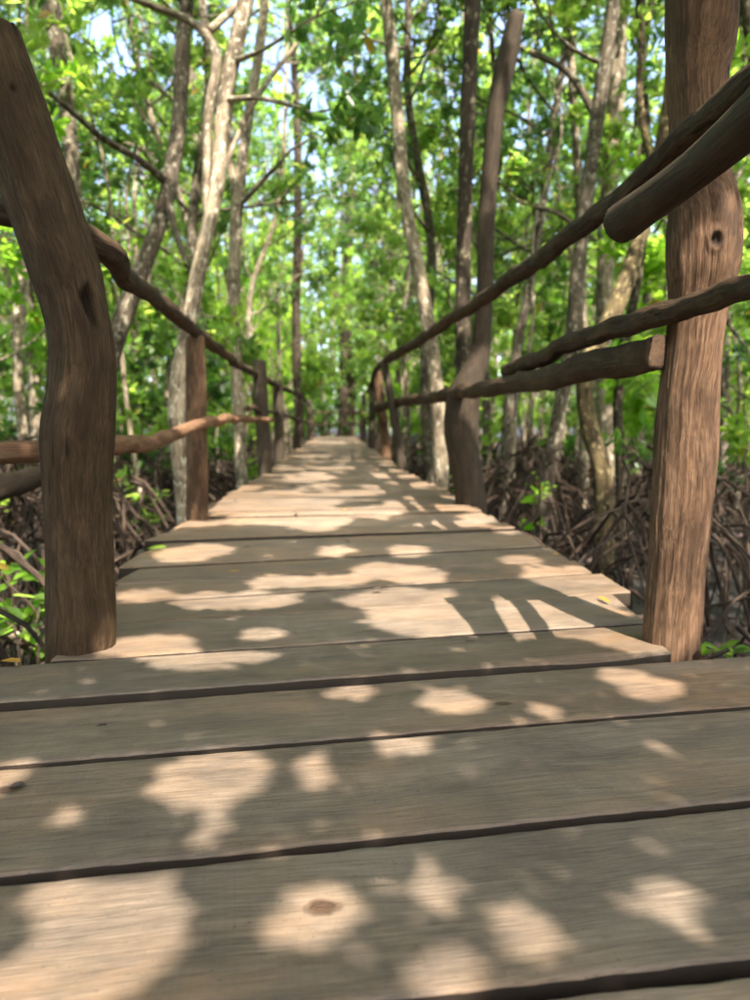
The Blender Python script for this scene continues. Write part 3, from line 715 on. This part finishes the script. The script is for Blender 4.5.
hero('pale cream trunked mangrove forking above the railing, behind the second left post', [(252, -30, 4.6, 8), (238, 35, 4.55, 8.5), (224, 100, 4.5, 7.5), (216, 190, 4.4, 8), (203, 250, 4.3, 8), (190, 320, 4.2, 8.5), (177, 400, 4.1, 9.5), (184, 510, 4.0, 8.5)],
     'bark_pale', 'leaf_dark', [[(206, 215, 4.4, 4), (208, 120, 4.45, 4.5), (210, 40, 4.5, 5), (196, 25, 4.5, 4), (150, 5, 4.4, 3.5), (110, -12, 4.3, 3)], [(210, 30, 4.5, 4), (232, 10, 4.6, 3.5), (262, -15, 4.7, 3)],
     [(222, 100, 4.5, 3), (255, 98, 4.4, 2.5), (300, 108, 4.2, 2)], [(238, 60, 4.5, 3), (262, 50, 4.3, 2), (295, 30, 4.1, 1.6)], [(214, 190, 4.4, 3), (262, 90, 4.6, 2.5), (300, 40, 4.7, 2)]], 12, 31, top=(.3, .1, 3.0), low=.75, lim=(.7, 1.3))
hero('dark mangrove leaning over behind the outward bent post', [(190, -40, 5.6, 7), (183, 40, 5.6, 8), (178, 130, 5.5, 8), (168, 190, 5.4, 8.5), (150, 250, 5.3, 9), (122, 320, 5.2, 10), (100, 400, 5.2, 10)],
     'bark_mid', 'leaf', [[(166, 182, 5.4, 4), (140, 160, 5.1, 3.6), (105, 140, 4.8, 3.2), (70, 110, 4.4, 2.8), (38, 84, 4.1, 2.2)], [(167, 180, 5.4, 4), (172, 220, 5.2, 3.5), (188, 268, 5.1, 3)]], 10, 32, top=(.1, .2, 2.6))
hero('straight grey trunk rising beside the outward bent post, pale lower down', [(42, -60, 6.6, 9), (52, 20, 6.5, 9), (66, 100, 6.5, 8.5), (72, 160, 6.4, 8), (76, 230, 6.4, 7.5), (80, 330, 6.3, 8), (84, 430, 6.3, 8)], 'bark_mid', 'leaf', (), 10, 33, top=(-.3, .1, 2.5), low=.75)
hero('slim pale trunk with a kinked fork behind the left railing', [(258, 60, 7.2, 5), (245, 140, 7.1, 5.5), (237, 210, 7.0, 6.5), (234, 300, 6.9, 6.5), (236, 370, 6.9, 6.5), (241, 460, 6.8, 6.5)],
     'bark_pale', 'leaf', [[(237, 205, 7, 4), (228, 140, 7.1, 3.2), (232, 90, 7.2, 3)], [(240, 205, 7, 3), (265, 178, 6.8, 2.4), (278, 165, 6.7, 2)]], 9, 34, top=(.2, .1, 2.5), low=.7)
hero('dark upright tree standing in the middle at the far end of the boardwalk', [(352, 130, 28.5, 4), (350, 200, 28.5, 5), (346, 300, 28.6, 6), (345, 380, 28.6, 7), (345, 437, 28.5, 9)], 'bark_dark', 'leaf', [[(346, 345, 28.5, 4), (336, 300, 28.4, 3.4), (332, 240, 28.3, 3)]], 14, 35, top=(.2, .1, 3.5), low=.8, lim=(1.2, 2.4))
hero('slim brown trunk beside the far left posts', [(297, 120, 15, 4), (298, 220, 15, 4.6), (296, 330, 15, 5), (300, 440, 15, 5.4)], 'bark_dark', 'leaf', (), 12, 36, top=(-.2, .1, 3), low=.75, lim=(1, 2))
hero('pale mottled trunk slanting behind the very tall dark right post', [(388, 20, 7.0, 6.5), (397, 110, 7.0, 7), (404, 190, 6.9, 7), (420, 280, 6.8, 7.5), (432, 350, 6.7, 8), (439, 420, 6.6, 8.5), (441, 480, 6.6, 8.5)], 'bark_pale', 'leaf_dark', (), 12, 37, top=(-.3, .1, 2.4), low=.72)
hero('thin blackish trunk right behind the very tall right post', [(476, -60, 4.45, 8), (472, 20, 4.45, 8.5), (468, 110, 4.4, 8), (465, 200, 4.4, 8), (463, 300, 4.35, 8.5), (464, 370, 4.3, 9), (468, 440, 4.3, 9)], 'bark_dark', 'leaf', (), 7, 38, top=(.1, .1, 3.2), low=.9)
hero('grey mottled trunk curving up behind the right railing', [(622, -50, 6.2, 7), (610, 30, 6.2, 7.5), (598, 110, 6.2, 8), (588, 190, 6.1, 7.5), (578, 270, 6.0, 7.5), (570, 350, 6.0, 8), (556, 430, 6.0, 8), (545, 510, 5.9, 9)], 'bark_mid', 'leaf', [[(598, 120, 6.2, 4), (565, 70, 6.3, 3.2), (530, 52, 6.4, 3)], [(588, 240, 6.1, 3), (560, 215, 6, 2.4), (530, 205, 5.9, 2)]], 9, 39, top=(.2, .2, 2.5))
hero('broad pale trunk set back behind the right railing', [(618, 60, 8.6, 9), (612, 150, 8.5, 9), (606, 240, 8.4, 9), (604, 340, 8.4, 9), (606, 450, 8.3, 9.5)], 'bark_pale', 'leaf', (), 10, 40, top=(.1, .2, 3), low=.75)
hero('crooked mossy yellow brown trunk leaning past the tall reddish post', [(676, 20, 5.4, 6), (668, 110, 5.3, 7), (652, 190, 5.2, 8), (630, 270, 5.0, 9), (606, 330, 4.8, 10), (585, 372, 4.6, 9.5), (588, 420, 4.6, 10), (602, 470, 4.5, 10.5), (604, 530, 4.5, 11), (602, 590, 4.5, 11)], 'bark_moss', 'leaf', [[(655, 180, 5.2, 4), (640, 100, 5.3, 3.4), (642, 20, 5.4, 3)]], 6, 41, top=(.3, .2, 2.2), low=.85)
hero('very slim pale stem between the grey and the blackish trunks', [(566, -20, 9.0, 4), (572, 80, 9, 4.4), (578, 180, 9, 4.6), (582, 300, 8.9, 5), (584, 440, 8.9, 5)], 'bark_pale', 'leaf', (), 9, 42, top=(.1, .1, 2.5), low=.75)
hero('dark stem with pale patches in front of the broad pale trunk', [(640, -40, 6.8, 4.5), (642, 60, 6.8, 5), (646, 150, 6.7, 5), (640, 260, 6.7, 5), (618, 400, 6.6, 5.5), (622, 500, 6.6, 6)], 'bark_dark', 'leaf', (), 7, 43, top=(.1, .1, 2.5), low=.8)
hero('thin brown tree with a light stripe behind the slim pale stem', [(690, 20, 11, 4), (680, 150, 11, 5), (668, 300, 11, 5), (660, 430, 11, 5.5)], 'bark_mid', 'leaf', (), 12, 44, top=(.1, .1, 2.5), low=.8)
hero('slim pale mangrove well behind the peeled lower rail', [(30, 120, 9.5, 5), (26, 220, 9.4, 6), (30, 330, 9.3, 6), (36, 420, 9.2, 6.5)], 'bark_pale', 'leaf', (), 10, 45, top=(.1, .1, 2.5), low=.8)

# ---- unseen trees added to shade the planks, crowns shaped to throw sun flecks (their trunks stand behind and beside the viewer)
def E(px, py, rx, ry):          # a gap in the canopy, given by where its sun fleck lies on the deck
    c_ = at(px, py); a_ = at(px, py-ry).y; b_ = at(px, py+ry).y
    return (c_.x, .5*(a_+b_), rx*c_.y/FPX, .5*(a_-b_))
FLECK = [E(*e) for e in [(105, 945, 82, 68), (60, 895, 40, 20), (320, 915, 42, 36), (432, 893, 24, 24), (525, 932, 36, 27), (672, 905, 34, 27), (450, 978, 38, 32), (210, 780, 56, 30), (312, 770, 17, 17), (210, 826, 13, 15),
    (57, 822, 11, 9), (405, 746, 30, 11), (645, 685, 32, 15), (455, 700, 32, 13), (355, 690, 17, 9), (542, 710, 15, 7), (620, 672, 22, 6), (0, 780, 22, 18), (15, 990, 40, 40), (660, 745, 9, 6),
    (150, 645, 48, 11), (190, 660, 45, 11), (245, 656, 27, 7), (261, 633, 22, 6), (430, 618, 66, 17), (412, 597, 48, 10), (412, 574, 34, 9), (408, 551, 22, 6), (500, 620, 60, 20), (560, 614, 70, 24), (600, 590, 60, 16), (575, 575, 55, 9), (640, 640, 50, 14), (520, 560, 22, 5),
    (235, 600, 68, 9), (145, 594, 30, 6), (272, 581, 26, 7), (326, 581, 38, 6), (377, 571, 26, 9), (373, 600, 32, 9), (195, 552, 38, 10), (334, 552, 18, 5), (265, 503, 80, 11), (342, 513, 60, 5), (245, 519, 24, 5), (420, 508, 60, 4), (440, 525, 25, 5)]]
LOWX, HIX, LOWY, HIY = -2.6, 2.4, -.3, 14.0
def canopy():
    per_m2 = 2300; A = (HIX-LOWX)*(HIY-LOWY); n = int(A*per_m2)
    P = np.column_stack([rng.uniform(LOWX, HIX, n), rng.uniform(LOWY, HIY, n)])
    P = P[(P[:, 1] < 2.6) | (rng.random(n) < .55)]
    fine = (np.abs(P[:, 0]) < 1.3) & (P[:, 1] < 1.75)
    P = P[~fine]; n2 = int(2.6*2.05*5600)
    P = np.vstack([P, np.column_stack([rng.uniform(-1.3, 1.3, n2), rng.uniform(-.3, 1.75, n2)])]); n = len(P); fine = np.zeros(n, bool); fine[-n2:] = True
    zl = np.interp(P[:, 1], [2.2, 7.5], [2.5, 5.4]); zh = np.interp(P[:, 1], [2.2, 7.5], [3.5, 7.6]); zl = np.where(fine, 1.85, zl); zh = np.where(fine, 2.6, zh); z = zl+(zh-zl)*rng.random(n)
    keep = np.ones(n, bool); r_ = np.where(fine, .011, .018)
    for (cx, cy, rx, ry) in FLECK:
        keep &= ((P[:, 0]-cx)/(rx+r_))**2 + ((P[:, 1]-cy)/(ry+r_))**2 > 1
    # farther along and off the deck the crown is broken by irregular openings
    thr = np.interp(P[:, 1], [0, 2.2, 3.2, 14], [.9, .9, -.06, -.18])
    off = (np.abs(P[:, 0]-np.interp(P[:, 1], [0, 1.5, 26], [0, 0, -1.36])) > .72)
    thr = np.where(off & ((P[:, 1] > 2.1) | (P[:, 0] < -1.2) | (P[:, 0] > 1.1)), np.minimum(thr, np.where(P[:, 1] < 2.4, np.where(P[:, 0] < 0, .22, -.08), np.where(P[:, 0] < 0, .12, .04))), thr)
    nz = np.array([mnoise.noise(Vector((a*2.9, b*2.0, 4.0))) + .6*mnoise.noise(Vector((a*7.1, b*4.6, 8.0))) for a, b in P])
    keep &= nz < thr
    P, z, fine = P[keep], z[keep], fine[keep]; n = len(P)
    C = np.column_stack([P[:, 0]+SH.x*COT*z, P[:, 1]+SH.y*COT*z, z])
    ln = np.where(P[:, 1] < 2.6, rng.uniform(.075, .105, n), rng.uniform(.11, .145, n)); ln = np.where(fine, rng.uniform(.046, .064, n), ln); wd = ln*rng.uniform(.48, .6, n)
    ax = rng.normal(0, 1, (n, 3)); ax[:, 2] *= .5; ax = unit(ax); nm = unit(np.array(SDIR)*.8 + rng.normal(0, .45, (n, 3)))
    C = C - ax*(ln*.5)[:, None]
    return C, ax, nm, ln, wd
C, ax, nm, ln, wd = canopy()
SHADE = [((4.4, -4.2), 'unseen mangrove added with a dense crown shaped to dapple the near planks, to the right behind'), ((-2.6, -3.4), 'unseen mangrove added for shade, wide crown left behind the near planks'),
         ((4.6, 1.6), 'unseen mangrove added for shade, leaning over the right railing from outside the tall post'), ((3.9, 7.0), 'unseen mangrove added with a broken crown to dapple the middle boardwalk')]
cent = np.array([(2.6, -2.4), (-.6, -1.0), (2.4, 1.2), (1.6, 6.5)])
own = np.argmin(((C[:, None, :2]-cent[None])**2).sum(-1), 1)
for k, ((tx, ty), lb) in enumerate(SHADE):
    sel = own == k; rr = random.Random(500+k)
    root = empty('mangrove_tree', (tx, ty, MUD)); tag(root, lb, 'tree')
    T = Tubes(); mx, my, zt = C[sel][:, 0].mean(), C[sel][:, 1].mean(), C[sel][:, 2].mean()
    T.add([(tx, ty, MUD-.3, .11), (tx*.97+.03*mx, ty*.97+.03*my, zt*.2, .085), (tx*.85+.15*mx, ty*.85+.15*my, zt*.5, .07), (tx*.6+.4*mx, ty*.6+.4*my, zt*.78, .05), (mx, my, zt, .02)], 40, 12, .08, 2, k)
    idx = np.flatnonzero(sel)
    for j in range(26):         # limbs end inside the leaf mass
        e = C[rr.choice(idx)]; u = rr.uniform(.35, .9); s_ = np.array((tx*(1-u)+mx*u, ty*(1-u)+my*u, zt*(.52+.45*u)))
        mid_ = s_*.55+e*.45+np.array([0, 0, .15]); hit = False
        for f_ in np.linspace(0, 1, 24):
            p_ = (s_*(1-f_)**2 + 2*mid_*f_*(1-f_) + e*f_*f_); q_ = (p_[0]-SH.x*COT*p_[2], p_[1]-SH.y*COT*p_[2])
            hit = hit or any(((q_[0]-a)/(b_+.03))**2 + ((q_[1]-c0_)/(d_+.03))**2 < 1 for (a, c0_, b_, d_) in FLECK[:24])
        if hit: continue
        T.add([(*s_, .022), (*(s_*.55+e*.45+np.array([0, 0, .15])), .014), (*e, .005)], 8, 5, 0, seed=j, cap=False)
    T.build('trunk', M['bark_mid'], root, (tx, ty, MUD))
    me = leaf_mesh('crown', C[sel]-np.array((tx, ty, MUD)), ax[sel], nm[sel], ln[sel], wd[sel]); me.materials.append(M['leaf_shade'])
    link(bpy.data.objects.new('crown', me), root); spots.append((tx, ty))

# ---- the forest
used = set()
n1 = place(PROTO, 34, 1.05, lambda y: 2.2+.62*y, (3.2, 13), 1.25, used, True, 1.8, 9.5, 1.9)
n2 = place(PROTO, 112, 1.15, lambda y: 2.5+.62*y, (12, 30), 1.2, used, False)
n3 = place(PROTO, 100, 1.35, lambda y: 3+.62*y, (28.3, 50), 1.2, used, False, smin=.9, smax=1.35)
n4 = place(PROTO, 18, 1.6, lambda y: 11, (-9, 3.5), 2.6, used, True, 1.5, 10, 2.2)
for k, (y_, sd, j) in enumerate([(8.2, -1, 1), (9.6, 1, 3), (11.5, -1, 6), (13.5, 1, 0), (16, -1, 3), (18.5, 1, 1), (21, -1, 0), (23.5, 1, 4), (29.5, .3, 3), (31, -1.1, 1), (30.6, 1.2, 0), (34, -.2, 6)]):
    e_ = axis_x(min(y_, 26)) + sd*rnd.uniform(1.25, 1.6); o = copy_tree(PROTO[j]); spots.append((e_, y_))
    o.location = (e_, y_, MUD); o.rotation_euler = (rnd.gauss(0, .04), -sd*rnd.uniform(.06, .15), rnd.uniform(0, 6.28)); q_ = 1.0 if y_ < 28 else 1.5; o.scale = (q_, q_, q_)
    tag(o, 'mangrove leaning over the plank walk, ' + ('bent' if sd < 0 else 'tall') + ' post side, ' + ('by the middle rails' if y_ < 15 else 'by the farthest rails') if y_ < 28 else 'tall mangrove closing the view past the end of the walk', 'tree', 'trees leaning over the walk' if y_ < 28 else 'trees past the end of the walk')
us = set()
for k in range(34):      # undergrowth closing the end of the walk
    x_, y_ = rnd.uniform(-6, 3.5), rnd.uniform(28.2, 36); j = rnd.randrange(4); o = copy_tree(SAP[j]); q_ = rnd.uniform(1.0, 1.6); spots.append((x_, y_))
    o.location = (x_, y_, MUD); o.rotation_euler = (0, 0, rnd.uniform(0, 6.28)); o.scale = (q_, q_, q_); where(o, x_, y_)
m1 = place(SAP, 120, .6, lambda y: 2.2+.6*y, (3.0, 16), 1.35, us, True, .5, 4.2, 1.0, .8, 1.3)
m2 = place(SAP, 140, .7, lambda y: 2.5+.6*y, (15, 42), 1.3, us, False, smin=.9, smax=1.6)
m3 = place(SAP, 20, .9, lambda y: 9, (-6, 3), 1.9, us, True, .5, 4.2, 1.0)
print('TREES', n1, n2, n3, n4, 'SAP', m1, m2, m3)
# the wood beyond, which reads as one mass
def far_wood():
    n = 110000; r = np.random.default_rng(91)
    a = r.uniform(-math.pi, math.pi, n); d = r.uniform(50, 66, n) ; z = MUD + 11.5*r.random(n)**.8
    b = np.column_stack([d*np.sin(a), d*np.cos(a)+4, z]); axx = r.normal(0, 1, (n, 3)); nmm = unit(r.normal(0, 1, (n, 3))+np.array([0, 0, .6]))
    l_ = r.uniform(.3, .6, n); me = leaf_mesh('distant_forest', b, axx, nmm, l_, l_*.55); me.materials.append(M['leaf_dark'])
    o = link(bpy.data.objects.new('distant_forest', me)); tag(o, 'distant mangrove foliage closing the view behind the trunks', None, None, 'stuff')
far_wood()
# ------------------------------------------------------------------ undergrowth on the mud
def tangle():
    T = Tubes(); rr = random.Random(77)
    for k in range(340):
        y = .9 + 15*rr.random()**1.5; sd = rr.choice((-1, 1))
        e = edge(LE, max(y, 1.6))-.12 if sd < 0 else edge(RE, max(y, 1.6))+.14
        x = e + sd*(.05 + rr.random()**1.4*(1.4+.35*y))
        fr_ = abs(x-e)
        if fr_ > .45: prop_roots(T, x, y, MUD, rr, 5, (.3, .75), (.25, .95), (.005, .015))
        else: prop_roots(T, x, y, MUD, rr, 3, (.2, .6), (.08, .5), (.004, .012))
    o = T.build('root_tangle', M['root']); tag(o, 'tangle of arching brown stilt roots on both sides of the walk', None, None, 'stuff')
tangle()
def spikes():      # breathing roots sticking out of the mud
    T = Tubes(); rr = random.Random(78)
    for k in range(1500):
        y = .9 + 11*rr.random()**1.5; sd = rr.choice((-1, 1))
        e = edge(LE, max(y, 1.6))-.10 if sd < 0 else edge(RE, max(y, 1.6))+.12
        x = e + sd*rr.random()**1.2*(1.6+.45*y); h = rr.uniform(.06, .36); r_ = rr.uniform(.004, .010)
        T.add([(x, y, MUD-.1, r_), (x+rr.gauss(0, .03), y+rr.gauss(0, .03), MUD+h*.5, r_), (x+rr.gauss(0, .06), y+rr.gauss(0, .06), MUD+h, r_*.5)], 4, 4, 0, seed=k % 17, cap=False)
    o = T.build('breathing_root_bed', M['root']); tag(o, 'bed of short upright breathing roots in the mud', None, None, 'stuff')
spikes()
def litter():
    r = np.random.default_rng(5); n = 14000
    y = .3 + 22*r.random(n)**1.6; x = r.uniform(-1, 1, n)*(1.6+.7*y)
    z = np.array([MUD + .16*mnoise.noise(Vector((a*.5, b*.5, 3))) + .07*mnoise.noise(Vector((a*1.7, b*1.7, 9))) for a, b in zip(x, y)]) + r.uniform(.005, .05, n)
    ax_ = r.normal(0, 1, (n, 3)); ax_[:, 2] *= .25; nm_ = unit(np.array([0, 0, 1.0]) + r.normal(0, .3, (n, 3))); l_ = r.uniform(.06, .13, n)
    me = leaf_mesh('leaf_litter', np.column_stack([x, y, z]), ax_, nm_, l_, l_*.5); me.materials.append(M['litter'])
    o = link(bpy.data.objects.new('leaf_litter', me)); tag(o, 'brown and purplish fallen leaves covering the mud', None, None, 'stuff')
litter()
def seedling(label, base, h, nl, size, seed, m='leaf_young', spread=.10, group=None):
    rr = random.Random(seed); root = empty('mangrove_seedling', base)
    T = Tubes(); tips = []
    for k in range(max(1, nl//7)):
        a = rr.uniform(0, 6.28); s_ = spread*rr.uniform(.3, 1)
        P = [(0, 0, -.08, .006), (math.cos(a)*s_*.4, math.sin(a)*s_*.4, h*.55, .0045), (math.cos(a)*s_, math.sin(a)*s_, h*rr.uniform(.75, 1), .003)]
        T.add(P, 8, 6, 0, seed=k); tips.append((np.array(P[-1][:3]), np.array((math.cos(a)*.3, math.sin(a)*.3, 1.0))))
        if rr.random() < .6: tips.append((np.array(P[1][:3]), np.array((math.cos(a)*.6, math.sin(a)*.6, .8))))
    T.build('stem', M['bark_mid'], root)
    crown_part('foliage', tips, 7, (size*.75, size), M[m], root, seed)
    tag(root, label, 'seedling', group)
p = at(22, 640, -.35); seedling('leafy green seedling clump beside the foot of the outward bent post', (p.x, p.y, MUD), .42, 42, .10, 1, 'leaf', .22)
p = at(15, 590, -.25); seedling('fresh green seedling under the peeled lower rail, left of the bent post', (p.x, p.y, MUD), .50, 35, .10, 2, 'leaf_young', .22)
p = at(718, 640, -.30); seedling('small two leaf seedling beside the foot of the tall reddish post', (p.x, p.y, MUD), .33, 7, .11, 3, 'leaf_young', .03)
p = atd(535, 488, 5.2); seedling('bright green sprig between the very tall post and the mossy trunk', (p.x, p.y, MUD), p.z-MUD, 14, .13, 4, 'leaf_young', .06)
p = atd(745, 605, 2.4); seedling('low seedling in the dark gap outside the tall reddish post', (p.x, p.y, MUD), .3, 14, .09, 5, 'leaf', .1)
for k, (x, y, h) in enumerate([(-1.7, 3.0, .5), (-2.4, 4.4, .6), (1.6, 7.2, .6), (-1.9, 6.0, .5), (-3.2, 5.2, .6), (.9, 8.5, .5), (-1.6, 9.0, .5)]):
    seedling('small green seedling growing among the stilt roots', (x, y, MUD), h, 21, .11, 20+k, 'leaf', .15, 'seedlings among the roots')
# ---- a fallen pale log on the mud at the left, branches lying between the roots
def fallen(label, P, m, seed):
    P = np.array(P, float); off = tuple(P[0][:3]); T = Tubes(); T.add(P, 40, 12, .12, 3, seed, flute=.05)
    o = T.build('fallen_branch', M[m], None, off); o.location = off; tag(o, label, 'branch')
a, b, c_ = atd(-40, 500, 3.6), atd(20, 482, 3.9), atd(60, 470, 4.2); fallen('thick grey fallen trunk lying low behind the outward bent post', [(*a, .07), (*b, .065), (*c_, .05)], 'post_tall', 3)
a, b, c_ = at(-30, 660, -.4), at(15, 636, -.4), at(48, 622, -.42); fallen('pale crooked branch lying on mud beside the outward bent post', [(*a, .012), (*b, .014), (*c_, .010)], 'bark_pale', 4)
# ---- leaves lying on the planks
def deck_leaf(label, px, py, ln_, m, ang, w_=.45, z=.004, cat='leaf', group=None):
    p_ = at(px, py); me = leaf_mesh('fallen_leaf', np.array([[0, 0, 0.0]]), np.array([[math.cos(ang), math.sin(ang), .08]]), np.array([[.1, -.1, 1.0]]), np.array([ln_]), np.array([ln_*w_]))
    me.materials.append(M[m]); o = bpy.data.objects.new('fallen_leaf', me); o.location = (p_.x, p_.y, z); link(o); tag(o, label, cat, group)
deck_leaf('orange yellow fallen leaf on the plank edge beside the outward bent post', 0, 663, .05, 'yellow', -.35)
deck_leaf('tiny curled yellow leaf on the third plank beyond the bent post', 228, 573, .035, 'yellow', .1, .3)
deck_leaf('green leaf poking over the plank edge near the second left post', 146, 552, .07, 'leaf_young', .3, .5, .01)
deck_leaf('small yellow leaf lying near the right plank ends', 553, 556, .028, 'yellow', .6, .5)
deck_leaf('small brown yellow leaf at the right plank ends', 537, 556, .025, 'litter', 1.2, .5)
deck_leaf('dry brown leaf scrap on the second nearest full plank', 8, 790, .02, 'litter', .2, .6)
deck_leaf('small dry brown bark flake beside the left plank ends', 95, 729, .018, 'litter', .1, .5)

for k in range(16):
    y_ = rnd.uniform(1.7, 9); x_ = rnd.uniform(edge(LE, y_)+.06, edge(RE, y_)-.06)
    me = leaf_mesh('fallen_leaf', np.array([[0, 0, 0.0]]), np.array([[math.cos(k*2.4), math.sin(k*2.4), .1]]), np.array([[.1*math.sin(k), -.1, 1.0]]), np.array([rnd.uniform(.03, .06)]), np.array([rnd.uniform(.014, .026)]))
    me.materials.append(M['litter'] if k % 3 else M['yellow']); o = bpy.data.objects.new('fallen_leaf', me); o.location = (x_, y_, .006); link(o)
    tag(o, 'small dry brown leaf lying on the middle planks' if k % 3 else 'small dry yellow leaf lying on the middle planks', 'leaf', 'dry leaves on the planks')
